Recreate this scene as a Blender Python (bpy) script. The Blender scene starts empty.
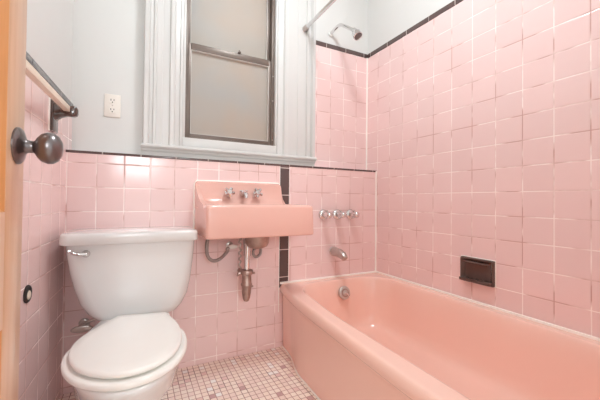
import bpy, bmesh, math, random
from mathutils import Vector, Matrix, Euler
random.seed(4)
C = bpy.context.scene.collection
S = bpy.context.scene
PI = math.pi
U = 0.108                       # tile pitch, 4 1/4 inch

# ------------------------------------------------------------------ materials
def srgb(r, g, b):
    f = lambda c: (c/255/12.92) if c/255 <= .04045 else ((c/255+.055)/1.055)**2.4
    return (f(r), f(g), f(b), 1)

class N:
    """small node-graph writer"""
    def __init__(s, name):
        s.m = bpy.data.materials.new(name); s.m.use_nodes = True
        s.t = s.m.node_tree; s.t.nodes.clear()
        s.out = s.t.nodes.new('ShaderNodeOutputMaterial')
    def n(s, typ, **kw):
        x = s.t.nodes.new(typ)
        for k, v in kw.items(): setattr(x, k, v)
        return x
    def l(s, a, b): s.t.links.new(a, b)
    def put(s, sock, v):
        if isinstance(v, bpy.types.NodeSocket): s.l(v, sock)
        else: sock.default_value = v
    def math(s, op, a, b=None, c=None):
        x = s.n('ShaderNodeMath', operation=op)
        s.put(x.inputs[0], a)
        if b is not None: s.put(x.inputs[1], b)
        if c is not None: s.put(x.inputs[2], c)
        return x.outputs[0]
    def mix(s, f, a, b):
        x = s.n('ShaderNodeMix', data_type='RGBA')
        s.put(x.inputs[0], f); s.put(x.inputs[6], a); s.put(x.inputs[7], b)
        return x.outputs[2]
    def ramp(s, f, stops, interp='LINEAR'):
        x = s.n('ShaderNodeValToRGB'); r = x.color_ramp; r.interpolation = interp
        while len(r.elements) < len(stops): r.elements.new(.5)
        for e, (p, c) in zip(r.elements, stops): e.position = p; e.color = c
        s.l(f, x.inputs[0]); return x.outputs[0]
    def noise(s, vec, scale, detail=2, rough=.5):
        x = s.n('ShaderNodeTexNoise'); x.inputs['Scale'].default_value = scale
        x.inputs['Detail'].default_value = detail; x.inputs['Roughness'].default_value = rough
        if vec is not None: s.l(vec, x.inputs['Vector'])
        return x.outputs['Fac']
    def bsdf(s, col, rough, metal=0, spec=.5, normal=None, coat=0):
        b = s.n('ShaderNodeBsdfPrincipled')
        s.put(b.inputs['Base Color'], col); s.put(b.inputs['Roughness'], rough)
        b.inputs['Metallic'].default_value = metal; b.inputs['Specular IOR Level'].default_value = spec
        b.inputs['Coat Weight'].default_value = coat; b.inputs['Coat Roughness'].default_value = .06
        if normal is not None: s.l(normal, b.inputs['Normal'])
        s.l(b.outputs[0], s.out.inputs[0]); return b

def plain(name, col, rough=.4, metal=0, spec=.5, var=.04, scale=14, coat=0, bump=0, bscale=60):
    g = N(name); co = g.n('ShaderNodeTexCoord').outputs['Object']
    f = g.noise(co, scale, 3)
    d = tuple(max(0, c*(1-var*2)) for c in col[:3])+(1,)
    u = tuple(min(1, c*(1+var)) for c in col[:3])+(1,)
    nrm = None
    if bump:
        b = g.n('ShaderNodeBump'); b.inputs['Strength'].default_value = bump; b.inputs['Distance'].default_value = .002
        g.l(g.noise(co, bscale, 3), b.inputs['Height']); nrm = b.outputs[0]
    g.bsdf(g.mix(f, d, u), rough, metal, spec, nrm, coat)
    return g.m

def tiles(name, axis, off, pitch, zoff, zpitch, tile, grout, dark, rough=.14, gw=.0021, var=.03, tilt=.006, ramp=None, vaxis='Z', dirt=.45):
    """glazed tile grid in object space; axis = the horizontal coordinate"""
    g = N(name); co = g.n('ShaderNodeTexCoord').outputs['Object']
    sep = g.n('ShaderNodeSeparateXYZ'); g.l(co, sep.inputs[0])
    def coord(ax, o, p):
        t = g.math('DIVIDE', g.math('SUBTRACT', sep.outputs[ax], o), p)
        fr = g.math('FRACT', t); fl = g.math('FLOOR', t)
        return g.math('MULTIPLY', g.math('MINIMUM', fr, g.math('SUBTRACT', 1., fr)), p), fl
    du, iu = coord(axis, off, pitch); dv, iv = coord(vaxis, zoff, zpitch)
    d = g.math('MINIMUM', du, dv)
    mr = g.n('ShaderNodeMapRange', interpolation_type='SMOOTHSTEP'); g.l(d, mr.inputs[0])
    mr.inputs[1].default_value = gw*.55; mr.inputs[2].default_value = gw*1.25
    mask = mr.outputs[0]                                       # 1 on the tile, 0 in the joint
    cid = g.n('ShaderNodeCombineXYZ'); g.l(iu, cid.inputs[0]); g.l(iv, cid.inputs[1])
    wn = g.n('ShaderNodeTexWhiteNoise', noise_dimensions='3D'); g.l(cid.outputs[0], wn.inputs['Vector'])
    if ramp: tc = g.ramp(wn.outputs['Value'], ramp, 'CONSTANT')
    else:
        lo = tuple(c*(1-var) for c in tile[:3])+(1,); hi = tuple(min(1, c*(1+var*.6)) for c in tile[:3])+(1,)
        tc = g.mix(wn.outputs['Value'], lo, hi)
    mott = g.noise(co, 9, 3)
    tc = g.mix(g.math('MULTIPLY', mott, .10), tc, tuple(c*.7 for c in tile[:3])+(1,))
    gn = g.noise(co, 7, 3)
    mg = g.n('ShaderNodeMapRange'); g.l(gn, mg.inputs[0]); mg.inputs[1].default_value = dirt; mg.inputs[2].default_value = dirt+.14
    gc = g.mix(mg.outputs[0], grout, dark)
    col = g.mix(mask, gc, tc)
    r = g.math('ADD', g.math('MULTIPLY', g.math('SUBTRACT', 1., mask), .55), rough)
    geo = g.n('ShaderNodeNewGeometry')
    vs = g.n('ShaderNodeVectorMath', operation='SUBTRACT'); g.l(wn.outputs['Color'], vs.inputs[0]); vs.inputs[1].default_value = (.5, .5, .5)
    sc = g.n('ShaderNodeVectorMath', operation='SCALE'); g.l(vs.outputs[0], sc.inputs[0]); sc.inputs['Scale'].default_value = tilt
    ad = g.n('ShaderNodeVectorMath', operation='ADD'); g.l(geo.outputs['Normal'], ad.inputs[0]); g.l(sc.outputs[0], ad.inputs[1])
    nm = g.n('ShaderNodeVectorMath', operation='NORMALIZE'); g.l(ad.outputs[0], nm.inputs[0])
    mh = g.n('ShaderNodeMapRange', interpolation_type='SMOOTHSTEP'); g.l(d, mh.inputs[0]); mh.inputs[2].default_value = gw*2.6
    b = g.n('ShaderNodeBump'); b.inputs['Strength'].default_value = .6; b.inputs['Distance'].default_value = .0012
    g.l(mh.outputs[0], b.inputs['Height']); g.l(nm.outputs[0], b.inputs['Normal'])
    g.bsdf(col, r, 0, .5, b.outputs[0])
    return g.m

PINK = srgb(240, 212, 210); GROUT = srgb(252, 238, 234); GDARK = srgb(204, 162, 154)
Z0 = 4.26*U                     # height of grout row 0
def ptile(name, axis, off, pitch=U, zoff=Z0, **k): return tiles(name, axis, off, pitch, zoff, U, PINK, GROUT, GDARK, **k)
M = {}
M['tile_right'] = ptile('pink_tile_right', 'Y', 0)
M['tile_alcove'] = ptile('pink_tile_alcove', 'X', .009)
M['tile_low_l'] = ptile('pink_tile_low_left', 'X', -1.747, .1107)
M['tile_low_r'] = ptile('pink_tile_low_right', 'X', -.0075)
M['tile_left'] = ptile('pink_tile_left', 'Y', -.062)
BLK = srgb(94, 77, 75)
M['black_h'] = tiles('black_trim_tile', 'Y', -.035, .158, -5, 20, BLK, srgb(196, 184, 178), srgb(150, 140, 134), gw=.0022, dirt=.6)
M['black_x'] = tiles('black_trim_tile_x', 'X', -.035, .158, -5, 20, BLK, srgb(196, 184, 178), srgb(150, 140, 134), gw=.0022, dirt=.6)
M['black_v'] = tiles('black_trim_tile_v', 'X', -5, 20, .40, .158, BLK, srgb(214, 196, 190), srgb(170, 150, 146), gw=.0024, dirt=.6)
M['cap_left'] = tiles('grey_cap_tile', 'Y', -.03, .158, -5, 20, srgb(104, 102, 104), srgb(190, 186, 182), srgb(80, 76, 76), gw=.002, dirt=.5)
M['mosaic'] = tiles('floor_mosaic', 'X', 0, .0268, -.098, .0268, srgb(246, 232, 224), srgb(182, 146, 136), srgb(136, 102, 94),
    rough=.32, gw=.0016, tilt=.03, vaxis='Y', dirt=.5,
    ramp=[(0, srgb(249, 234, 222)), (.25, srgb(246, 228, 219)), (.5, srgb(252, 240, 229)), (.87, srgb(236, 208, 202)), (.925, srgb(200, 162, 160)), (.955, srgb(255, 254, 250))])
M['plaster'] = plain('white_plaster', srgb(220, 220, 218), .55, var=.012, scale=5, bump=.12, bscale=25)
M['paint'] = plain('white_gloss_paint', srgb(208, 207, 205), .35, var=.012, scale=8, bump=.08, bscale=40)
M['caulk'] = plain('white_caulk', srgb(252, 248, 242), .5, var=.02, scale=30)
M['tub'] = plain('coral_pink_enamel', srgb(247, 208, 194), .16, var=.015, scale=4, coat=.3)
M['sink'] = plain('salmon_enamel', srgb(229, 182, 170), .15, var=.015, scale=6, coat=.3)
M['china'] = plain('white_china', srgb(222, 223, 222), .12, var=.008, scale=6, coat=.4)
M['plastic'] = plain('white_plastic', srgb(240, 240, 236), .25, var=.008)
M['chrome'] = plain('chrome', srgb(228, 226, 226), .09, 1, var=.05, scale=40)
M['dull'] = plain('worn_chrome', srgb(200, 190, 184), .28, .85, var=.12, scale=50)
M['brass'] = plain('tarnished_brass', srgb(186, 160, 150), .42, .8, var=.2, scale=45, bump=.2)
M['pewter'] = plain('dark_pewter', srgb(128, 120, 120), .3, .9, var=.08, scale=50)
M['ceramic'] = plain('dark_brown_ceramic', srgb(86, 66, 60), .1, var=.12, scale=30, coat=.5)
M['bronze'] = plain('bronze_aluminium', srgb(112, 98, 90), .4, .3, var=.04)
M['rubber'] = plain('black_rubber', srgb(40, 34, 34), .5)
M['cream'] = plain('cream_plastic', srgb(236, 222, 204), .35, var=.02)
M['ivory'] = plain('ivory_plastic', srgb(236, 230, 222), .35, var=.01)
M['bead'] = plain('pale_putty', srgb(206, 200, 194), .5)
M['spray'] = plain('grey_spray_face', srgb(120, 112, 110), .5)
M['satin'] = plain('satin_nickel', srgb(206, 196, 190), .35, .5, var=.08, scale=40)
M['slot'] = plain('dark_slot', srgb(50, 44, 40), .6)
M['hose'] = plain('grey_braided_hose', srgb(170, 158, 154), .4, .5, var=.2, scale=150, bump=.5, bscale=300)
def wood(name, a, b):
    g = N(name); co = g.n('ShaderNodeTexCoord').outputs['Object']
    mp = g.n('ShaderNodeMapping'); g.l(co, mp.inputs[0]); mp.inputs['Scale'].default_value = (14, 14, 1.1)
    f = g.noise(mp.outputs[0], 3.2, 5, .6)
    mr = g.n('ShaderNodeMapRange'); g.l(f, mr.inputs[0]); mr.inputs[1].default_value = .3; mr.inputs[2].default_value = .7
    g.bsdf(g.mix(mr.outputs[0], a, b), .32, 0, .5, None, .25); return g.m
M['wood'] = wood('varnished_wood_stile', srgb(206, 160, 124), srgb(222, 182, 150))
M['wood_panel'] = wood('varnished_wood_panel', srgb(206, 142, 86), srgb(222, 164, 108))
def glass():
    g = N('frosted_glass'); co = g.n('ShaderNodeTexCoord').outputs['Object']
    f = g.ramp(g.noise(co, 2.6, 2), [(.38, (0, 0, 0, 1)), (.62, (1, 1, 1, 1))])
    tr = g.n('ShaderNodeBsdfTranslucent'); g.l(g.mix(f, srgb(206, 182, 160), srgb(184, 188, 190)), tr.inputs[0])
    gl = g.n('ShaderNodeBsdfGlossy'); gl.inputs['Roughness'].default_value = .55; gl.inputs[0].default_value = (.9, .9, .9, 1)
    df = g.n('ShaderNodeBsdfDiffuse'); df.inputs[0].default_value = srgb(188, 180, 172)
    m1 = g.n('ShaderNodeMixShader'); m1.inputs[0].default_value = .55; g.l(tr.outputs[0], m1.inputs[1]); g.l(df.outputs[0], m1.inputs[2])
    m2 = g.n('ShaderNodeMixShader'); m2.inputs[0].default_value = .05; g.l(m1.outputs[0], m2.inputs[1]); g.l(gl.outputs[0], m2.inputs[2])
    g.l(m2.outputs[0], g.out.inputs[0]); return g.m
M['frost'] = glass()
def emit(name, col, s):
    g = N(name); e = g.n('ShaderNodeEmission'); e.inputs[0].default_value = col; e.inputs[1].default_value = s
    g.l(e.outputs[0], g.out.inputs[0]); return g.m

# ------------------------------------------------------------------ mesh helpers
def obj(name, bm, m, parent=None, smooth=True, angle=40):
    bmesh.ops.recalc_face_normals(bm, faces=bm.faces)
    if smooth:
        for f in bm.faces: f.smooth = True
        for e in bm.edges:
            if len(e.link_faces) == 2 and e.calc_face_angle(0) > math.radians(angle): e.smooth = False
    me = bpy.data.meshes.new(name); bm.to_mesh(me); bm.free()
    o = bpy.data.objects.new(name, me); C.objects.link(o)
    for x in (m if isinstance(m, (list, tuple)) else [m]): me.materials.append(M[x] if isinstance(x, str) else x)
    if parent is not None:
        o.parent = parent; o.matrix_parent_inverse = parent.matrix_world.inverted()
    return o
def thing(name, label, cat, loc=(0, 0, 0), rz=0, group=None):
    o = bpy.data.objects.new(name, None); C.objects.link(o)
    o.location = loc; o.rotation_euler = (0, 0, rz); o.empty_display_size = .05
    o.matrix_world = Matrix.Translation(loc) @ Matrix.Rotation(rz, 4, 'Z')
    o['label'] = label; o['category'] = cat
    if group: o['group'] = group
    return o
def struct(o, label=None, cat=None):
    o['kind'] = 'structure'
    if label: o['label'] = label
    if cat: o['category'] = cat
    return o
def B(): return bmesh.new()
def box(bm, x0, x1, y0, y1, z0, z1, bev=0, seg=2):
    t = bmesh.new(); bmesh.ops.create_cube(t, size=1)
    for v in t.verts: v.co = Vector(((x0+x1)/2+v.co.x*(x1-x0), (y0+y1)/2+v.co.y*(y1-y0), (z0+z1)/2+v.co.z*(z1-z0)))
    if bev: bmesh.ops.bevel(t, geom=list(t.edges), offset=bev, segments=seg, profile=.5, affect='EDGES')
    merge(bm, t); return bm
def merge(bm, t):
    me = bpy.data.meshes.new('t'); t.to_mesh(me); t.free(); bm.from_mesh(me); bpy.data.meshes.remove(me)
def loft(bm, loops, cap0=True, cap1=True, closed=True):
    vs = [[bm.verts.new(p) for p in lp] for lp in loops]
    n = len(vs[0])
    for a, b in zip(vs, vs[1:]):
        for i in range(n if closed else n-1):
            j = (i+1) % n
            try: bm.faces.new((a[i], a[j], b[j], b[i]))
            except ValueError: pass
    if cap0: bm.faces.new(vs[0][::-1])
    if cap1: bm.faces.new(vs[-1])
    return bm
def frame_of(d):
    d = Vector(d).normalized(); a = Vector((0, 0, 1)) if abs(d.z) < .9 else Vector((1, 0, 0))
    u = d.cross(a).normalized(); return u, d.cross(u).normalized(), d
def lathe(bm, prof, origin, axis, n=28):
    """prof = [(distance along axis, radius)]"""
    u, w, d = frame_of(axis); o = Vector(origin); loops = []
    for h, r in prof:
        r = max(r, 1e-4)
        loops.append([o+d*h+u*(r*math.cos(2*PI*i/n))+w*(r*math.sin(2*PI*i/n)) for i in range(n)])
    return loft(bm, loops)
def spline(pts, k=6, closed=False):
    p = [Vector(q) for q in pts]; out = []; n = len(p)
    for i in range(n if closed else n-1):
        if closed: a, b, c, d = p[i-1], p[i], p[(i+1) % n], p[(i+2) % n]
        else: a, b, c, d = p[max(i-1, 0)], p[i], p[i+1], p[min(i+2, n-1)]
        for s in range(k):
            t = s/k
            out.append(.5*((2*b)+(c-a)*t+(2*a-5*b+4*c-d)*t*t+(3*b-a-3*c+d)*t*t*t))
    if not closed: out.append(p[-1])
    return out
def tube(bm, pts, r, n=14):
    pts = [Vector(p) for p in pts]; loops = []; u = None
    for i, p in enumerate(pts):
        d = (pts[min(i+1, len(pts)-1)]-pts[max(i-1, 0)]).normalized()
        if u is None: u, _, _ = frame_of(d)
        u = (u-d*u.dot(d)).normalized(); w = d.cross(u)
        rr = r[i] if isinstance(r, (list, tuple)) else r
        loops.append([p+u*(rr*math.cos(2*PI*k/n))+w*(rr*math.sin(2*PI*k/n)) for k in range(n)])
    return loft(bm, loops)
def rrect(x0, x1, y0, y1, r, z, ns=10, nc=7):
    """rounded rectangle; point i always sits at the same place on the outline"""
    P = []
    r = min(r, (x1-x0)/2-1e-4, (y1-y0)/2-1e-4)
    for cx, cy, a0, nx in ((x1-r, y1-r, 0, (x0+r, y1)), (x0+r, y1-r, 90, (x0, y0+r)), (x0+r, y0+r, 180, (x1-r, y0)), (x1-r, y0+r, 270, (x1, y1-r))):
        for i in range(nc+1):
            a = math.radians(a0+90*i/nc); P.append(Vector((cx+r*math.cos(a), cy+r*math.sin(a), z)))
        e, f = P[-1].copy(), Vector((nx[0], nx[1], z))
        for i in range(1, ns): P.append(e.lerp(f, i/ns))
    return P
def prism(bm, prof, axis, a, b):
    """profile in the plane across axis ('X': (y,z); 'Y': (x,z); 'Z': (x,y)) swept from a to b"""
    def P(p, t): return {'X': (t, p[0], p[1]), 'Y': (p[0], t, p[1]), 'Z': (p[0], p[1], t)}[axis]
    return loft(bm, [[P(p, a) for p in prof], [P(p, b) for p in prof]])
def apply_boolean(o, cutter, op='DIFFERENCE'):
    m = o.modifiers.new('b', 'BOOLEAN'); m.operation = op; m.solver = 'EXACT'; m.object = cutter
    bpy.context.view_layer.update()
    me = bpy.data.meshes.new_from_object(o.evaluated_get(bpy.context.evaluated_depsgraph_get()))
    o.modifiers.clear(); o.data = me; bpy.data.objects.remove(cutter)
    return o

# ------------------------------------------------------------------ the room
YB = -.098                      # face of the low tiled wall that carries the pipes
YF = -1.74                      # inner face of the wall with the doorway
LX = -1.747; LA = math.radians(3.1)
HC = 2.5
struct(obj('floor', box(B(), -2.9, .1, -4.6, .1, -.1, 0), 'mosaic', smooth=False), 'pink mosaic bathroom floor', 'floor')
struct(obj('ceiling', box(B(), -2.9, .1, -4.6, .12, HC, HC+.1), 'plaster', smooth=False), 'white ceiling', 'ceiling')
# right wall
wr = struct(obj('wall_right', box(B(), .006, .1, -1.95, .1, 0, HC), 'plaster', smooth=False), 'white wall along the bathtub, pink tile below', 'wall')
obj('tile_cladding', box(B(), 0, .006, YF, 0, .2, 1.864), 'tile_right', wr, False)
def trimcap(x0, x1, y0, y1, z0, z1): return box(B(), x0, x1, y0, y1, z0, z1, .003)
t = obj('trim_tile', trimcap(-.003, .006, YF, -.001, 1.865, 1.894), 'black_h', wr); t['label'] = 'black trim tile'
# back wall with window opening
WX0, WX1, WZ0, WZ1 = -1.262, -.712, 1.165, 2.16
bm = B()
box(bm, -2.05, WX0, .006, .12, 0, HC); box(bm, WX1, .006, .006, .12, 0, HC)
box(bm, WX0, WX1, .006, .12, 0, WZ0); box(bm, WX0, WX1, .006, .12, WZ1, HC)
wb = struct(obj('wall_back', bm, 'plaster', smooth=False), 'white wall with the window', 'wall')
obj('tile_cladding', box(B(), -.458, 0, 0, .006, 1.03, 1.864), 'tile_alcove', wb, False)
t = obj('trim_tile', trimcap(-.458, -.001, -.003, .006, 1.865, 1.894), 'black_x', wb); t['label'] = 'black trim tile'
# low wall in front of it (ledge)
wl = struct(obj('wall_ledge', box(B(), -1.80, 0, YB+.006, .006, 0, 1.046), 'plaster', smooth=False), 'low pink tiled wall with ledge below the window', 'wall')
obj('tile_cladding', box(B(), -1.76, -.69, YB, YB+.006, 0, 1.042), 'tile_low_l', wl, False)
obj('tile_cladding', box(B(), -.69, 0, YB, YB+.006, .3, 1.042), 'tile_low_r', wl, False)
t = obj('trim_tile', box(B(), -.7265, -.6675, YB-.004, YB+.006, .34, 1.041, .003), 'black_v', wl); t['label'] = 'black vertical trim tile'
t = obj('trim_tile', box(B(), -1.76, 0, YB-.003, YB+.012, 1.042, 1.053, .002), 'black_x', wl); t['label'] = 'thin black edging tile'
obj('grout_line', box(B(), -.7292, -.7262, YB-.002, YB+.006, .2, 1.041), 'caulk', wl, False)
obj('grout_line', box(B(), -.6678, -.6648, YB-.002, YB+.006, .34, 1.041), 'caulk', wl, False)
obj('base_tile', box(B(), -1.76, -.705, YB-.003, YB+.006, 0, .032, .002), 'tile_low_l', wl)
obj('caulk_seam', box(B(), -.010, .0, YB-.005, YB, .36, 1.05), 'caulk', wl, False)
obj('caulk_seam', box(B(), -.010, 0, -.005, .0, 1.05, 1.866), 'caulk', wb, False)
# left wall, splayed by three degrees (built in its own axes: x = 0 is the tile face, -y runs towards the door)
wL = struct(obj('wall_left', box(B(), -.1, -.006, -1.95, .15, 0, HC), 'plaster', smooth=False), 'white left wall, pink tile below', 'wall')
wL.location = (LX, 0, 0); wL.rotation_euler = (0, 0, -LA)
MLEFT = Matrix.Translation((LX, 0, 0)) @ Matrix.Rotation(-LA, 4, 'Z')
wL.matrix_world = MLEFT
def left_part(name, bm, m, sm=False, parent=None):
    o = obj(name, bm, m, None, sm); o.parent = parent or wL; return o
left_part('tile_cladding', box(B(), -.006, 0, -1.74, -.0, 0, 1.255), 'tile_left')
t = left_part('trim_tile', box(B(), -.006, .003, -1.74, -.0, 1.256, 1.279, .003), 'cap_left', True); t['label'] = 'grey cap tile'
# wall with the doorway, behind the camera
DX0, DX1, DZ = -1.66, -.90, 2.06
bm = B()
box(bm, -2.05, DX0, YF-.12, YF, 0, HC); box(bm, DX1, .1, YF-.12, YF, 0, HC); box(bm, DX0, DX1, YF-.12, YF, DZ, HC)
struct(obj('wall_front', bm, 'plaster', smooth=False), 'white wall with the doorway', 'wall')
# hallway outside the door
struct(obj('wall_hallway', box(B(), -2.9, .1, -4.6, -4.5, 0, HC), 'plaster', smooth=False), 'white hallway wall', 'wall')
bm = B()
for i in range(3): box(bm, -2.06+i*.44, -1.98+i*.44, -4.5, -4.46, 1.20, 2.20); 
for j in range(3): box(bm, -1.98, -1.54, -4.5, -4.465, 1.20+j*.46, 1.28+j*.46); box(bm, -1.54, -1.18, -4.5, -4.466, 1.20+j*.46, 1.28+j*.46)
hw = struct(obj('window_2', bm, 'paint', smooth=False), 'bright hallway window', 'window')
M['day'] = emit('daylit_pane', (.88, .97, 1, 1), 15)
for i in range(2):
    for j in range(2):
        obj('pane', box(B(), -1.98+i*.44, -1.62+i*.44, -4.5, -4.49, 1.28+j*.46, 1.66+j*.46), 'day', hw, False)
# caulk line on the tub against the walls
# ------------------------------------------------------------------ window
win = struct(thing('window_1', 'white-cased window with bronze sashes and frosted glass', 'window', (-.99, 0, 1.05)))
def wcas(a, b):
    """moulded casing section across X from the outer edge a to the inner edge b (Y is out of the wall)"""
    s = 1 if b > a else -1; w = abs(b-a)
    pr = [(0, .006), (0, -.040), (.005, -.048), (.022, -.048), (.028, -.040), (.031, -.030), (.044, -.028), (.047, -.035), (.058, -.035), (.062, -.024), (w*.46, -.022), (w*.47, -.019), (w-.068, -.019), (w-.062, -.030), (w-.044, -.030), (w-.036, -.017), (w-.016, -.013), (w-.012, -.020), (w-.001, -.018), (w, .006)]
    return [(a+s*x, y) for x, y in pr]
CZ0, CZ1 = 1.118, 2.40
bm = B(); prism(bm, wcas(-1.452, -1.262), 'Z', CZ0, CZ1); obj('casing', bm, 'paint', win, angle=25)
bm = B(); prism(bm, wcas(-.457, -.712), 'Z', CZ0, CZ1); obj('casing', bm, 'paint', win, angle=25)
bm = B(); prism(bm, [(y, 2.40-(x+1.452)*1.26) for x, y in wcas(-1.452, -1.262)], 'X', -1.262, -.712); obj('casing', bm, 'paint', win, angle=25)
# stool with a rounded nose, moulding below and apron
bm = B(); prism(bm, [(.006, 1.118), (-.05, 1.118), (-.058, 1.112), (-.06, 1.105), (-.056, 1.098), (-.046, 1.094), (-.044, 1.086), (-.034, 1.08), (-.03, 1.055), (.006, 1.053)], 'X', -1.458, -.455)
obj('stool', bm, 'paint', win, angle=30)
# inside stops / jambs
bm = B(); box(bm, WX0, -1.248, -.014, .115, 1.165, WZ1, .002); box(bm, -.724, WX1, -.014, .115, 1.165, WZ1, .002)
box(bm, -1.248, -.724, -.014, .115, WZ1-.014, WZ1, .002); box(bm, WX0, WX1, -.016, .115, 1.118, 1.172, .003)
obj('jamb', bm, 'paint', win)
# bronze frame
bm = B(); FX0, FX1 = -1.248, -.724
box(bm, FX0, FX0+.012, .006, .075, 1.172, WZ1-.014, .001); box(bm, FX1-.018, FX1, .006, .075, 1.172, WZ1-.014, .001)
box(bm, FX0+.012, FX1-.018, .006, .075, 1.172, 1.184, .001); box(bm, FX0, FX1, .006, .075, WZ1-.03, WZ1-.014, .001)
obj('frame', bm, 'bronze', win)
def sash(x0, x1, y0, y1, z0, z1, st, top, bot, nm):
    bm = B()
    box(bm, x0, x0+st, y0, y1, z0, z1, .002); box(bm, x1-st, x1, y0, y1, z0, z1, .002)
    box(bm, x0+st, x1-st, y0, y1, z0, z0+bot, .002); box(bm, x0+st, x1-st, y0-.004, y1, z1-top, z1, .002)
    s = obj('sash', bm, 'bronze', win)
    obj('pane', box(B(), x0+st-.003, x1-st+.003, (y0+y1)/2, (y0+y1)/2+.005, z0+bot-.003, z1-top+.003), 'frost', s, False)
    bm = B(); yy = y0-.001; g = .0035
    box(bm, x0+st, x0+st+g, yy, y1, z0+bot, z1-top); box(bm, x1-st-g, x1-st, yy, y1, z0+bot, z1-top)
    box(bm, x0+st+g, x1-st-g, yy, y1, z0+bot, z0+bot+g); box(bm, x0+st+g, x1-st-g, yy, y1, z1-top-g, z1-top)
    gb = obj('glazing_bead', bm, 'bead', s, False); gb['label'] = 'pale glazing bead'
    return s
sl = sash(FX0+.012, FX1-.018, .010, .036, 1.184, 1.695, .018, .036, .016, 'lower')
sash(FX0+.012, FX1-.018, .042, .068, 1.67, WZ1-.03, .018, .02, .03, 'upper')
bm = B(); box(bm, -.955, -.94, -.004, .02, 1.695, 1.704, .002); lathe(bm, [(0, .004), (.012, .004), (.014, .002)], (-.9475, .008, 1.70), (0, 0, 1), 10)
obj('latch', bm, 'bronze', sl)
bm = B()
for z in (1.21, 1.45, 1.60): lathe(bm, [(0, .004), (.003, .003)], (FX1-.009, .006, z), (0, -1, 0), 8)
obj('screw', bm, 'dull', win)

# ------------------------------------------------------------------ bathtub
def fx(y):                      # front edge of the rim widens away from the pipe wall
    K = [(-.05, -.706), (-.10, -.714), (-.19, -.730), (-.274, -.744), (-.42, -.764), (-.6, -.776), (-.76, -.785), (-1.07, -.802), (-1.3, -.806), (-1.8, -.81)]
    for (a, p), (b, q) in zip(K, K[1:]):
        if y >= b: return p+(q-p)*(y-a)/(b-a)
    return K[-1][1]
def gx(y):                      # foot of the apron
    K = [(-.05, -.700), (-.11, -.701), (-.20, -.706), (-.26, -.718), (-.33, -.742), (-.40, -.756), (-.57, -.760), (-1.07, -.775), (-1.8, -.78)]
    for (a, p), (b, q) in zip(K, K[1:]):
        if y >= b: return p+(q-p)*(y-a)/(b-a)
    return K[-1][1]
TZ = .363; TY0, TY1 = -1.73, YB-.004; TX1 = -.005
NS = 22
def outer(z, inset, foot=0., r=.006):
    L = rrect(-.71, TX1, TY0, TY1, r, z, NS, 6)
    out = []
    for p in L:
        x, y = p.x, p.y
        f = fx(y)*(1-foot)+gx(y)*foot
        f += inset
        x = f+(x-(-.71))*(TX1-max(0, inset+.01)*.22-f)/(TX1+.71)
        yc = (TY0+TY1)/2; y = yc+(y-yc)*(1-max(0, inset+.01)*.35)
        out.append(Vector((x, y, z)))
    return out
def inner(z, g, r, shift=0.):
    """basin outline shrunk by g"""
    x0, x1, y0, y1 = -.665+g, -.055-g*.75, -1.60+g*1.5, -.165-g*.55
    L = rrect(x0, x1, y0, y1, r, z, NS, 6); out = []
    for p in L:
        w = max(0, min(1, (x1-p.x)/(x1-x0)))
        t = max(0, min(1, (-.18-p.y)/.55)); t = t*t*(3-2*t)
        out.append(Vector((p.x-w*(.05*t+.025*max(0, (-.7-p.y)/.9)), p.y, z)))
    return out
bm = B()
loft(bm, [outer(0, .0, 1), outer(.05, .0, .97), outer(.29, .004, .25), outer(.312, .006, .15), outer(.316, .004, .1), outer(.319, -.006, 0), outer(.324, -.009, 0), outer(.340, -.008, 0), outer(.352, -.004, 0), outer(.3595, .001, 0), outer(TZ-.0006, .007, 0), outer(TZ, .014, 0), outer(TZ, .022, 0),
    inner(TZ, -.014, .15), inner(TZ, -.007, .15), inner(TZ-.0012, -.002, .15), inner(TZ-.006, .003, .15), inner(TZ-.02, .009, .15), inner(.31, .019, .15), inner(.22, .034, .15), inner(.14, .052, .15), inner(.10, .068, .15), inner(.08, .09, .14), inner(.07, .12, .12), inner(.066, .17, .08), inner(.064, .23, .04)])
tub = thing('bathtub', 'coral pink enamel bathtub along the right tiled wall', 'bathtub', (-.4, -.9, 0))
obj('tub_body', bm, 'tub', tub, angle=62)
# raised panel frame line on the apron, as pressed in the enamel
# overflow plate on the end wall
OV = Vector((-.335, -.196, .290)); ax = Vector((-.03, -1, .22)).normalized()
bm = B(); lathe(bm, [(-.012, .036), (.002, .039), (.006, .037), (.009, .031), (.008, .024), (.012, .013), (.013, 0)], OV, ax, 32)
ov = obj('overflow_plate', bm, 'satin', tub); ov['label'] = 'chrome overflow plate'
u, w, d = frame_of(ax)
bm = B(); lathe(bm, [(.006, .025), (.0095, .0245), (.011, .012), (.011, 0)], OV, ax, 26); o = obj('cover_disc', bm, 'brass', ov)
bm = B(); tube(bm, [OV+ax*.012+u*.004-w*.002, OV+ax*.02+Vector((.008, 0, -.006)), OV+ax*.022+Vector((.020, 0, -.020))], [.005, .005, .006], 10)
obj('trip_lever', bm, 'chrome', ov)
bm = B(); lathe(bm, [(0, .03), (.003, .028), (.004, .02), (.001, .016), (.001, 0)], (-.33, -.36, .063), (0, 0, 1), 28); obj('drain', bm, 'dull', tub)
bm = B(); box(bm, -.722, -.003, YB-.012, YB-.0005, TZ-.003, TZ+.010, .004); box(bm, -.013, -.002, TY0, YB-.006, TZ-.003, TZ+.011, .004)
bm2 = B(); tube(bm2, [(gx(y)-.002, y, .002) for y in [YB-.006-.04*k for k in range(41)]], .0045, 8); merge(bm, bm2)
c = obj('caulk_bead', bm, 'caulk', tub); c['label'] = 'white caulk bead'

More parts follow.
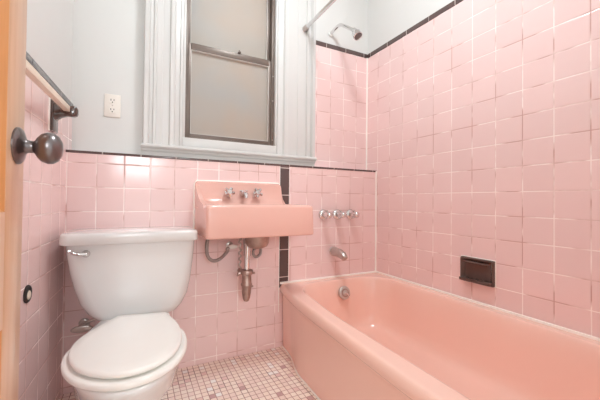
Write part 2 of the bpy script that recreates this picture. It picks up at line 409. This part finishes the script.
# ------------------------------------------------------------------ toilet
toi = thing('toilet', 'white two-piece toilet with closed lid beside the left wall', 'toilet', (-1.485, -.5, 0))
LID = spline([(-1.560, -.474, 0), (-1.592, -.522, 0), (-1.626, -.588, 0), (-1.640, -.66, 0), (-1.630, -.735, 0), (-1.600, -.802, 0), (-1.550, -.850, 0), (-1.492, -.872, 0), (-1.436, -.864, 0), (-1.385, -.828, 0), (-1.350, -.768, 0), (-1.333, -.69, 0), (-1.333, -.605, 0), (-1.345, -.535, 0), (-1.354, -.500, 0)], 5)
LID = [Vector((-1.528, -.428, 0))]+[Vector((-1.545, -.452, 0))]+LID+[Vector((-1.359, -.478, 0)), Vector((-1.361, -.462, 0))]
for p in LID: p.y += .024+.012*max(0, min(1, (-.5-p.y)/.3))
LC = Vector((-1.475, -.631, 0))
def ol(sx, sy, z, base=LID, dx=0, dy=0): return [Vector((LC.x+(p.x-LC.x)*sx+dx, LC.y+(p.y-LC.y)*sy+dy, z)) for p in base]
bm = B()
loft(bm, [ol(.955, .965, .3965), ol(.99, .99, .397), ol(1, 1, .400), ol(.998, .998, .404), ol(.985, .985, .4085), ol(.955, .96, .411), ol(.8, .8, .4135), ol(.5, .5, .415), ol(.2, .2, .4155)])
obj('toilet_lid', bm, 'plastic', toi, angle=50)
bm = B()
SE = [p.copy() for p in LID]
for p in SE:
    if p.y < -.48:
        k = min(1, (-.48-p.y)/.12); v = (p-Vector((-1.485, -.631, 0))).normalized(); p += v*.016*k
loft(bm, [ol(.95, .95, .372, SE), ol(.985, .985, .373, SE), ol(.998, .998, .377, SE), ol(1, 1, .382, SE), ol(.992, .992, .387, SE), ol(.975, .975, .3895, SE), ol(.93, .93, .3905, SE)])
obj('seat', bm, 'plastic', toi, angle=50)
for x, y in ((-1.52, -.405), (-1.37, -.432)):      # hinge caps at the back of the seat
    obj('hinge', box(B(), x-.02, x+.02, y-.03, y+.015, .374, .40, .006), 'plastic', toi)
def egg(w, yb, yf, z, cx=-1.484, back=.55, n=48, ym=None):
    ym = ym if ym is not None else yf+(yb-yf)*.46; L = []
    for i in range(n):
        a = 2*PI*i/n; c, s = math.cos(a), math.sin(a)
        if s < 0: x, y = cx+w/2*c, ym+(ym-yf)*s
        else:
            k = 1-(1-back)*(s**.9)
            e = .9
            x = cx+w/2*math.copysign(abs(c)**e, c)*k; y = ym+(yb-ym)*abs(s)**e
        L.append(Vector((x, y, z)))
    return L
bm = B()
loft(bm, [egg(.235, -.17, -.63, 0, back=.9), egg(.235, -.17, -.63, .012, back=.9), egg(.215, -.18, -.62, .03, back=.9), egg(.205, -.18, -.62, .10, back=.9), egg(.225, -.16, -.655, .16, back=.8), egg(.27, -.14, -.735, .22, back=.7),
    egg(.315, -.13, -.82, .285, back=.5), egg(.325, -.125, -.845, .335, back=.44), egg(.332, -.125, -.862, .358, back=.42), egg(.330, -.126, -.862, .368, back=.42), egg(.322, -.13, -.855, .372, back=.42), egg(.2, -.2, -.75, .3725, back=.6)])
obj('bowl', bm, 'china', toi, angle=60)
bm = B()
def tank(w0, w1, yf, yb, r, z): return rrect(w0, w1, yf, yb, r, z, 8, 7)
TK = [(-1.600, -1.322, -.318, -.135, .045, .364), (-1.612, -1.308, -.326, -.128, .05, .369), (-1.638, -1.286, -.331, -.122, .055, .392), (-1.665, -1.264, -.334, -.118, .055, .435), (-1.685, -1.252, -.335, -.116, .05, .50), (-1.698, -1.246, -.336, -.115, .045, .56), (-1.707, -1.241, -.336, -.114, .04, .62), (-1.712, -1.238, -.336, -.114, .04, .672)]
loft(bm, [tank(*a) for a in TK])
for v in bm.verts:              # gently bowed front
    if v.co.y < -.26:
        c = (TK[-1][0]+TK[-1][1])/2; v.co.y -= .010*max(0, 1-((v.co.x-c)/.22)**2)
obj('tank', bm, 'china', toi, angle=50)
bm = B()
def tl(g, z): return rrect(-1.727+g, -1.228-g, -.352+g, -.106-g, .03, z, 8, 7)
loft(bm, [tl(.010, .666), tl(.003, .667), tl(0, .670), tl(.001, .700), tl(.0025, .706), tl(.006, .7095), tl(.011, .711), tl(.03, .7125), tl(.07, .714)])
for v in bm.verts:
    if v.co.y < -.27: v.co.y -= .012*max(0, 1-((v.co.x+1.481)/.24)**2)
obj('tank_lid', bm, 'china', toi, angle=50)
bm = B()
lathe(bm, [(0, .013), (.008, .014), (.012, .011), (.018, .009), (.022, .006), (.023, 0)], (-1.640, -.338, .635), (0, -1, 0), 20)
tube(bm, spline([(-1.640, -.355, .635), (-1.662, -.359, .637), (-1.682, -.360, .644), (-1.694, -.360, .651)], 4), [.007]*5+[.006]*4+[.005]*4, 10)
h = obj('flush_lever', bm, 'chrome', toi); h['label'] = 'chrome flush lever'
bm = B(); lathe(bm, [(0, .007), (.006, .007), (.012, .004), (.02, .003)], (-1.283, -.19, .52), (1, 0, -.1), 12); obj('tank_bolt', bm, 'dull', toi)

# shut-off valve behind the toilet
sv = thing('supply_valve', 'worn oval handled shut-off valve low behind the toilet', 'valve', (-1.655, -.13, .29))
bm = B(); lathe(bm, [(0, .022), (.004, .02), (.006, .011), (.04, .011), (.045, .014), (.065, .014), (.067, 0)], (-1.672, YB, .292), (0, -1, 0), 18); obj('valve_body', bm, 'dull', sv)
bm = B()
L = [[Vector((-1.672+a*.040*math.cos(2*PI*i/28), -.168+y, .293+a*.014*math.sin(2*PI*i/28))) for i in range(28)] for a, y in ((.6, .008), (.95, .006), (1, 0), (.95, -.006), (.6, -.008))]
loft(bm, L); obj('handle', bm, 'dull', sv)
bm = B(); tube(bm, spline([(-1.672, -.14, .30), (-1.645, -.14, .312), (-1.615, -.14, .325), (-1.600, -.14, .358)], 5), .006, 10); obj('supply_pipe', bm, 'dull', sv)

# ------------------------------------------------------------------ wall hung sink
sk = thing('sink', 'salmon pink wall-hung sink between toilet and bathtub', 'sink', (-.945, -.25, .67))
SX0, SX1, SYF = -1.207, -.676, -.402
def sr(g, z, r=.028, gf=None):
    return rrect(SX0+g, SX1-g, SYF+(gf if gf is not None else g), YB, r, z, 10, 6)
def sqback(L):                  # keep the wall side square
    for p in L:
        if p.y > YB-.03: p.y = min(p.y, YB-.0005)
    return L
bm = B()
def bas(g, z, r=.09): return rrect(SX0+.045+g, SX1-.045-g, SYF+.035+g*.8, -.165-g*.5, r, z, 10, 6)
def body(g, z, r=.02): return rrect(SX0+g, SX1-g, SYF+g, YB-.0005, r, z, 10, 6)
loft(bm, [body(.02, .672, .022), body(.006, .673, .018), body(.0015, .676, .016), body(0, .682, .015), body(.001, .806, .015), body(.003, .815, .016), body(.009, .8205, .02), body(.02, .822, .03), body(.035, .822, .03),
    bas(-.008, .822), bas(0, .819), bas(.006, .812), bas(.016, .77), bas(.035, .71), bas(.06, .685), bas(.10, .675, .05), bas(.13, .673, .02)])
for v in bm.verts:              # front face leans back a little towards the top
    if v.co.y < -.37 and v.co.z > .75: v.co.y += (v.co.z-.75)*.12
    if v.co.y > YB-.04 and v.co.z < .822: v.co.z -= 0
# shelf back rising against the wall, with coved ends
def backsec(x, top, th):
    k = (top-.80)
    return [Vector((x, YB-.0005, .80)), Vector((x, YB-.0005, top)), Vector((x, YB-.018*th, top)), Vector((x, YB-.030*th, top-.006*th)), Vector((x, YB-.037*th, .80+k*.66)), Vector((x, YB-.046*th, .80+k*.36)), Vector((x, YB-.062*th, .80+k*.2)), Vector((x, YB-.1*th, .812)), Vector((x, YB-.13*th, .80))]
loft(bm, [backsec(-1.2065, .924, .8), backsec(-1.203, .932, .95), backsec(-1.196, .936, 1), backsec(-1.10, .937, 1), backsec(-.85, .937, 1), backsec(-.745, .936, 1), backsec(-.736, .931, .98), backsec(-.731, .918, .92), backsec(-.725, .878, .8), backsec(-.715, .85, .7), backsec(-.700, .828, .6), backsec(-.680, .815, .5)])
# sloping cheek on the left side
bm2 = B(); prism(bm2, [(YB-.02, .81), (YB-.025, .925), (YB-.06, .882), (-.25, .836), (-.33, .818), (-.33, .80)], 'X', -1.2068, -1.188)
merge(bm, bm2)
obj('basin', bm, 'sink', sk, angle=48)
bm = B(); tube(bm, [(-1.2085, YB-.002, .672), (-1.2085, YB-.002, .922), (-1.198, YB-.002, .938), (-1.10, YB-.002, .9395), (-.74, YB-.002, .9395), (-.731, YB-.002, .93)], .005, 8)
c = obj('caulk_bead', bm, 'caulk', sk); c['label'] = 'white caulk bead'
# taps and spout on the shelf back
nrm = Vector((0, -.98, .2)).normalized()
def tap(x, kind):
    o = Vector((x, YB-.042, .876))
    bm = B()
    if kind == 'handle':
        lathe(bm, [(-.02, .017), (.003, .018), (.010, .011), (.020, .011), (.024, .015), (.038, .015), (.042, .011), (.043, 0)], o, nrm, 18)
        u, w, d = frame_of(nrm); r0 = random.random()*2
        for k in range(5):
            a = r0+k*2*PI/5; e = u*math.cos(a)+w*math.sin(a)
            tube(bm, [o+nrm*.030, o+nrm*.030+e*.018, o+nrm*.031+e*.025, o+nrm*.031+e*.028], [.009, .0085, .008, .004], 8)
        h = obj('tap_handle', bm, 'chrome', sk)
    else:
        lathe(bm, [(-.012, .015), (.004, .016), (.012, .013), (.030, .013), (.033, .010), (.034, 0)], o, nrm, 18)
        tube(bm, [o+nrm*.018, o+nrm*.045+Vector((0, 0, -.004)), o+nrm*.066+Vector((0, 0, -.018)), o+nrm*.072+Vector((0, 0, -.038))], [.012, .012, .0115, .009], 12)
        for s in (-1, 1): tube(bm, [o+nrm*.024, o+nrm*.026+Vector((s*.014, 0, .008)), o+nrm*.026+Vector((s*.020, 0, .010))], [.006, .006, .004], 8)
        h = obj('spout', bm, 'chrome', sk)
    h['label'] = 'chrome ' + ('tap handle' if kind == 'handle' else 'spout')
PX = [-1.045, -.968, -.890]
tap(PX[0], 'handle'); tap(PX[1], 'spout'); tap(PX[2], 'handle')
# waste outlet, tailpiece and bottle trap
TX, TYY = -.962, -.215
bm = B(); lathe(bm, [(0, .064), (.045, .060), (.062, .052), (.070, .036), (.074, .026), (.076, 0)], (TX+.04, -.25, .674), (0, 0, -1), 28); o = obj('waste_outlet', bm, 'brass', sk); o['label'] = 'tarnished metal waste outlet'
bm = B(); lathe(bm, [(0, .021), (.03, .021), (.03, .019), (.085, .019), (.085, .014), (.17, .014)], (TX, TYY, .645), (0, 0, -1), 20); obj('tailpiece', bm, 'chrome', sk)
bm = B(); lathe(bm, [(0, .016), (.004, .030), (.012, .033), (.024, .033), (.028, .024), (.036, .024), (.07, .025), (.075, .029), (.082, .029), (.085, .025), (.12, .023), (.145, .019), (.158, .014), (.162, .010), (.163, 0)], (TX-.001, TYY, .492), (0, 0, -1), 20)
tube(bm, [(TX, TYY, .455), (TX, -.16, .46), (TX, YB-.002, .462)], .014, 12)
tube(bm, [(TX-.03, TYY, .475), (TX-.044, TYY, .472), (TX-.05, TYY, .46)], [.008, .008, .004], 8); tube(bm, [(TX+.03, TYY, .47), (TX+.042, TYY, .468)], .006, 8)
tube(bm, [(TX+.02, TYY, .40), (TX+.034, TYY, .402)], .006, 8)
o = obj('drain_trap', bm, 'brass', sk); o['label'] = 'tarnished brass drain trap'
bm = B()
L1 = spline([(-1.150, -.20, .675), (-1.162, -.20, .63), (-1.158, -.195, .572), (-1.13, -.19, .542), (-1.09, -.18, .548), (-1.05, -.165, .580), (-1.055, -.176, .592), (-1.046, -.172, .598)], 6)
tube(bm, L1, .0085, 10); obj('supply_hose', bm, 'hose', sk)
bm = B()
L2 = spline([(-.855, -.19, .675), (-.868, -.19, .64), (-.905, -.19, .60), (-.920, -.19, .568), (-.905, -.185, .545), (-.878, -.18, .555), (-.872, -.178, .59), (-.866, -.172, .608)], 6)
tube(bm, L2, .0075, 10); obj('supply_hose', bm, 'hose', sk)
bm = B()                        # twisted cord hanging beside the tailpiece
L3 = [Vector((-.996+.0055*math.cos(k*.9), -.205+.0055*math.sin(k*.9), .645-k*.0042)) for k in range(36)]
tube(bm, L3, .0042, 8); o = obj('chain', bm, 'dull', sk); o['label'] = 'twisted pale cord beside the tailpiece'
for nm, x, z, lab in (('supply_valve', -1.02, .600, 'small white handled stop valve left of the sink drain'), ('supply_valve', -.860, .625, 'small stop valve right of the sink drain under the sink')):
    v = thing(nm, lab, 'valve', (x, YB, z))
    bm = B(); lathe(bm, [(0, .02), (.003, .019), (.005, .009), (.03, .009), (.034, .012), (.05, .012), (.052, 0)], (x, YB, z), (0, -1, 0), 16); obj('valve_body', bm, 'dull', v)
    bm = B()
    L = [[Vector((x+a*.026*math.cos(2*PI*i/24), YB-.058+y, z+a*.011*math.sin(2*PI*i/24))) for i in range(24)] for a, y in ((.6, .006), (1, .003), (1, -.003), (.6, -.006))]
    loft(bm, L); hh = obj('handle', bm, 'ivory' if x < -1 else 'dull', v)

# ------------------------------------------------------------------ tub taps, spout, shower
names = ['leftmost chrome tap handle on the tiled wall above the tub spout', 'middle chrome tap handle of three on the tiled wall above the tub', 'rightmost chrome tap handle of three, nearest the tub corner']
for x, lab in zip((-.429, -.326, -.222), names):
    z = .757
    v = thing('tub_tap', lab, 'tap', (x, YB, z), 0, 'chrome tap handles above the bathtub')
    bm = B(); lathe(bm, [(0, .033), (.004, .033), (.010, .029), (.014, .020), (.016, .012)], (x, YB, z), (0, -1, 0), 26); obj('escutcheon', bm, 'chrome', v)
    bm = B(); lathe(bm, [(.012, .011), (.026, .011), (.028, .017), (.036, .021), (.068, .020), (.078, .016), (.083, .010), (.085, 0)], (x, YB, z), (0, -1, 0), 20)
    for k in range(3):
        a = PI/2+k*2*PI/3+.3; e = Vector((math.cos(a), 0, math.sin(a))); p = Vector((x, YB-.052, z))
        tube(bm, [p, p+e*.018, p+e*.028, p+e*.030], [.009, .0085, .007, .004], 8)
    obj('handle', bm, 'chrome', v)
sp = thing('tub_spout', 'chrome tub spout on the pink tile below the taps', 'spout', (-.35, YB, .52))
bm = B()
SPp = spline([(-.352, YB, .528), (-.352, YB-.03, .528), (-.352, YB-.07, .524), (-.352, YB-.105, .514), (-.352, YB-.122, .500)], 4)
tube(bm, SPp, [.027]*4+[.027]*3+[.026]*3+[.024]*3+[.021]*2+[.019, .018], 20); obj('spout_body', bm, 'dull', sp)
bm = B(); lathe(bm, [(0, .031), (.005, .030), (.007, .026)], (-.352, YB, .528), (0, -1, 0), 24); obj('flange', bm, 'chrome', sp)

sh = thing('shower_head', 'chrome shower head on a bent arm high on the white wall', 'shower', (-.315, .006, 1.97))
bm = B(); tube(bm, spline([(-.315, .006, 1.966), (-.315, -.045, 1.974), (-.315, -.095, 1.975), (-.315, -.13, 1.955), (-.315, -.19, 1.908), (-.315, -.245, 1.864)], 5), .0105, 14); obj('shower_arm', bm, 'chrome', sh)
bm = B(); lathe(bm, [(0, .020), (.004, .019), (.008, .013)], (-.315, .006, 1.966), (0, -1, .3), 22); obj('flange', bm, 'plastic', sh)
bm = B(); lathe(bm, [(-.012, .013), (.004, .015), (.008, .018), (.02, .020), (.026, .025), (.05, .027), (.056, .0265), (.058, .023), (.052, .020), (.051, 0)], (-.315, -.246, 1.862), (.05, -.55, -.84), 26); o = obj('head', bm, 'chrome', sh)
bm = B(); lathe(bm, [(.050, .022), (.053, .021), (.054, 0)], (-.315, -.246, 1.862), (.05, -.55, -.84), 20); obj('spray_face', bm, 'spray', o)

rod = thing('curtain_rod', 'chrome shower curtain rod running out from the window casing', 'curtain rod', (-.53, -.03, 1.93))
bm = B(); tube(bm, [(-.53, -.035, 1.93), (-.53, -.9, 1.93), (-.53, YF+.001, 1.93)], .0115, 16); obj('rod', bm, 'chrome', rod)
bm = B(); lathe(bm, [(0, .018), (.004, .018), (.03, .017), (.036, .014)], (-.53, -.0225, 1.93), (0, -1, 0), 20); obj('end_socket', bm, 'dull', rod)
bm = B(); lathe(bm, [(0, .025), (.004, .025), (.008, .018), (.03, .016)], (-.53, YF, 1.93), (0, 1, 0), 20); obj('end_socket', bm, 'dull', rod)

# ------------------------------------------------------------------ soap dish in the right wall
sd = thing('soap_dish', 'dark brown ceramic soap dish set in the right tiled wall', 'soap dish', (0, -.785, .52))
y0, y1, z0, z1 = -.866, -.707, .458, .577
bm = B()
def fr(g, x, r=.008): return [Vector((x, p.x, p.y)) for p in rrect(y0+g, y1-g, z0+g, z1-g, r, 0, 6, 4)]
loft(bm, [fr(0, .0), fr(0, -.012), fr(.002, -.017), fr(.006, -.019), fr(.013, -.013), fr(.016, -.010), fr(.019, -.004), fr(.026, -.0015)])
obj('dish_frame', bm, 'ceramic', sd)
bm = B(); box(bm, -.036, -.004, y0+.006, y1-.006, z0+.004, z0+.022, .006)
for k in range(5): box(bm, -.034, -.012, y0+.03+k*.022, y0+.036+k*.022, z0+.020, z0+.025, .002)
obj('shelf', bm, 'ceramic', sd)
bm = B(); tube(bm, [(-.012, y0+.02, z1-.022), (-.018, y0+.03, z1-.022), (-.018, y1-.03, z1-.022), (-.012, y1-.02, z1-.022)], .006, 10); obj('grab_rail', bm, 'ceramic', sd)
bm = B(); tube(bm, [(-.003, y0-.001, z0), (-.003, y0-.001, z1+.001), (-.003, y1, z1+.001), (-.003, y1+.001, z0)], .003, 6); obj('grout_bead', bm, 'caulk', sd)

# ------------------------------------------------------------------ outlet
oc = thing('wall_outlet', 'ivory duplex outlet plate on the white wall left of the window', 'outlet', (-1.586, .006, 1.295))
bm = B(); box(bm, -1.621, -1.551, .000, .006, 1.239, 1.351, .003); obj('cover_plate', bm, 'ivory', oc)
for zc in (1.319, 1.273):
    bm = B(); prism(bm, [(-1.586+.0155*math.copysign(abs(math.cos(a))**.6, math.cos(a)), zc+.0165*math.copysign(abs(math.sin(a))**.8, math.sin(a))) for a in [2*PI*i/24 for i in range(24)]], 'Y', .002, -.003)
    f = obj('receptacle', bm, 'ivory', oc)
    bm = B(); box(bm, -1.594, -1.591, -.0035, -.002, zc-.001, zc+.008); box(bm, -1.581, -1.578, -.0035, -.002, zc, zc+.007)
    lathe(bm, [(0, .003), (.0008, .003)], (-1.586, -.0028, zc-.008), (0, -1, 0), 10); obj('slots', bm, 'slot', f, False)
bm = B(); lathe(bm, [(0, .003), (.001, .0025)], (-1.586, 0, 1.296), (0, -1, 0), 10); obj('screw', bm, 'dull', oc)

# ------------------------------------------------------------------ towel bar on the left wall (in the wall's own axes)
def left_thing(name, label, cat, s, z):
    o = thing(name, label, cat); o.matrix_world = MLEFT @ Matrix.Translation((0, -s, z)); return o
def lobj(name, bm, m, par):
    for v in bm.verts: v.co = MLEFT @ v.co
    return obj(name, bm, m, par)
tb = left_thing('towel_bar', 'cream square towel bar on dark brown ceramic bracket on the left wall', 'towel bar', .3, 1.17)
bm = B(); box(bm, .042, .062, -.93, -.292, 1.166, 1.187, .002); lobj('bar', bm, 'cream', tb)
def bracket(s):
    bm = B()
    box(bm, .0, .014, -s-.034, -s+.034, 1.088, 1.203, .005)
    L = [[Vector((x, -s+p.x, zc+p.y)) for p in rrect(-a, a, -b_, b_, min(a, b_)*.6, 0, 3, 4)] for x, a, b_, zc in ((.010, .028, .036, 1.165), (.03, .022, .025, 1.170), (.05, .019, .020, 1.172), (.072, .019, .020, 1.172), (.080, .016, .017, 1.172), (.084, .009, .010, 1.172))]
    loft(bm, L); lobj('bracket', bm, 'ceramic', tb)
bracket(.30); bracket(.92)
bm = B(); tube(bm, [(.002, -.336, 1.205), (.002, -.336, 1.086)], .004, 6); lobj('grout_bead', bm, 'caulk', tb)

# door stop on the left wall
ds = left_thing('door_stop', 'round black rubber door stop with cream centre on the left wall', 'door stop', .5, .535)
def zc(bm, prof, s, z, n=24): lathe(bm, prof, (0, -s, z), (1, 0, 0), n)
bm = B(); zc(bm, [(0, .027), (.004, .027), (.007, .024), (.008, .016), (.006, .012), (.006, 0)], .500, .545); lobj('rubber_ring', bm, 'rubber', ds)
bm = B(); zc(bm, [(.004, .0135), (.009, .0135), (.011, .010), (.0115, 0)], .507, .543); lobj('centre', bm, 'cream', ds)

# ------------------------------------------------------------------ door, swung open along the left wall
DFX, DY1, DY0 = -1.655, -1.0, YF+.02
door = struct(thing('door_1', 'open varnished wooden door at the left edge', 'door', (DFX-.018, DY0, 0)))
DB = DFX-.036; STW = .082
def rail(z0, z1): return box(B(), DB, DFX, DY0+STW, DY1-STW, z0, z1)
bm = B(); box(bm, DB, DFX, DY1-STW, DY1, .012, 2.03, .003); obj('stile', bm, 'wood', door)
bm = B(); box(bm, DB, DFX, DY0, DY0+STW, .012, 2.03, .003); obj('stile', bm, 'wood', door)
for a, b in ((.012, .23), (.64, .82), (1.92, 2.03)): obj('rail', rail(a, b), 'wood', door)
for a, b in ((.23, .64), (.82, 1.92)):
    ya, yb = DY0+STW, DY1-STW
    def pl(g, X): return [Vector((X, ya+g, a+g)), Vector((X, yb-g, a+g)), Vector((X, yb-g, b-g)), Vector((X, ya+g, b-g))]
    bm = B(); loft(bm, [pl(.06, DB+.004), pl(.035, DB+.011), pl(.010, DB+.011), pl(0, DB+.001), pl(0, DFX-.001), pl(.010, DFX-.011), pl(.035, DFX-.011), pl(.06, DFX-.004)])
    obj('panel', bm, 'wood_panel', door, angle=15)
KY, KZ = -1.036, .930
bm = B(); lathe(bm, [(0, .031), (.003, .031), (.006, .028), (.008, .022), (.011, .014), (.014, .011), (.022, .010), (.025, .0125), (.028, .018), (.034, .0245), (.042, .0275), (.050, .0268), (.057, .022), (.062, .013), (.0635, 0)], (DFX, KY, KZ), (1, 0, -.02), 36)
k = obj('door_knob', bm, 'pewter', door); k['label'] = 'dark pewter door knob'
bm = B(); lathe(bm, [(0, .033), (.006, .030), (.011, .014), (.022, .010), (.028, .018), (.042, .0275), (.057, .022), (.0635, 0)], (DB, KY, KZ), (-1, 0, 0), 30)
k = obj('door_knob', bm, 'pewter', door); k['label'] = 'dark pewter door knob'
bm = B()
bm.free()
for z in (.25, 1.05, 1.8):
    bm = B(); lathe(bm, [(0, .007), (.09, .007)], (DFX+.002, DY0-.004, z), (0, 0, 1), 12); obj('hinge', bm, 'pewter', door)

# ------------------------------------------------------------------ light
cl = thing('fill_ceiling_light', 'round white ceiling light added out of view as fill', 'fill_lamp', (-.80, -.88, HC))  # added fixture, out of view, placed to brighten the room from above
bm = B(); lathe(bm, [(0, .15), (.02, .15), (.025, .14)], (-.80, -.88, HC), (0, 0, -1), 32); obj('base', bm, 'chrome', cl)
M['fill_lamp'] = emit('fill_lamp_glow', (.88, .97, 1, 1), 42)
bm = B(); lathe(bm, [(.022, .135), (.05, .14), (.085, .12), (.11, .07), (.118, 0)], (-.80, -.88, HC), (0, 0, -1), 32); obj('globe', bm, 'fill_lamp', cl)
W = bpy.data.worlds.new('world'); S.world = W; W.use_nodes = True
W.node_tree.nodes['Background'].inputs[0].default_value = (.9, .97, 1, 1)
W.node_tree.nodes['Background'].inputs[1].default_value = 1.1

# ------------------------------------------------------------------ camera
cd = bpy.data.cameras.new('camera'); cam = bpy.data.objects.new('camera', cd); C.objects.link(cam)
f, yaw, pit, roll, sx, sy = 304.093192, .449620703, .0135568308, .0110035137, -16.4584173, -3.65488766
cd.sensor_fit = 'HORIZONTAL'; cd.sensor_width = 36; cd.lens = f/600*36; cd.clip_start = .01
cd.shift_x = -sx/600; cd.shift_y = sy/600
F = Vector((math.sin(yaw)*math.cos(pit), math.cos(yaw)*math.cos(pit), math.sin(pit)))
R = Vector((math.cos(yaw), -math.sin(yaw), 0)); Up = R.cross(F)
R2 = R*math.cos(roll)+Up*math.sin(roll); U2 = -R*math.sin(roll)+Up*math.cos(roll)
m = Matrix((R2, U2, -F)).transposed().to_4x4(); m.translation = (-1.47226, -1.69241, .84264)
cam.matrix_world = m
S.camera = cam
S.view_settings.view_transform = 'Standard'; S.view_settings.look = 'None'
S.view_settings.exposure = .80; S.view_settings.gamma = 1; S.view_settings.use_curve_mapping = False
S.cycles.use_denoising = True; S.cycles.max_bounces = 12; S.cycles.diffuse_bounces = 8
S.cycles.sample_clamp_indirect = 6; S.cycles.caustics_reflective = False; S.cycles.caustics_refractive = False
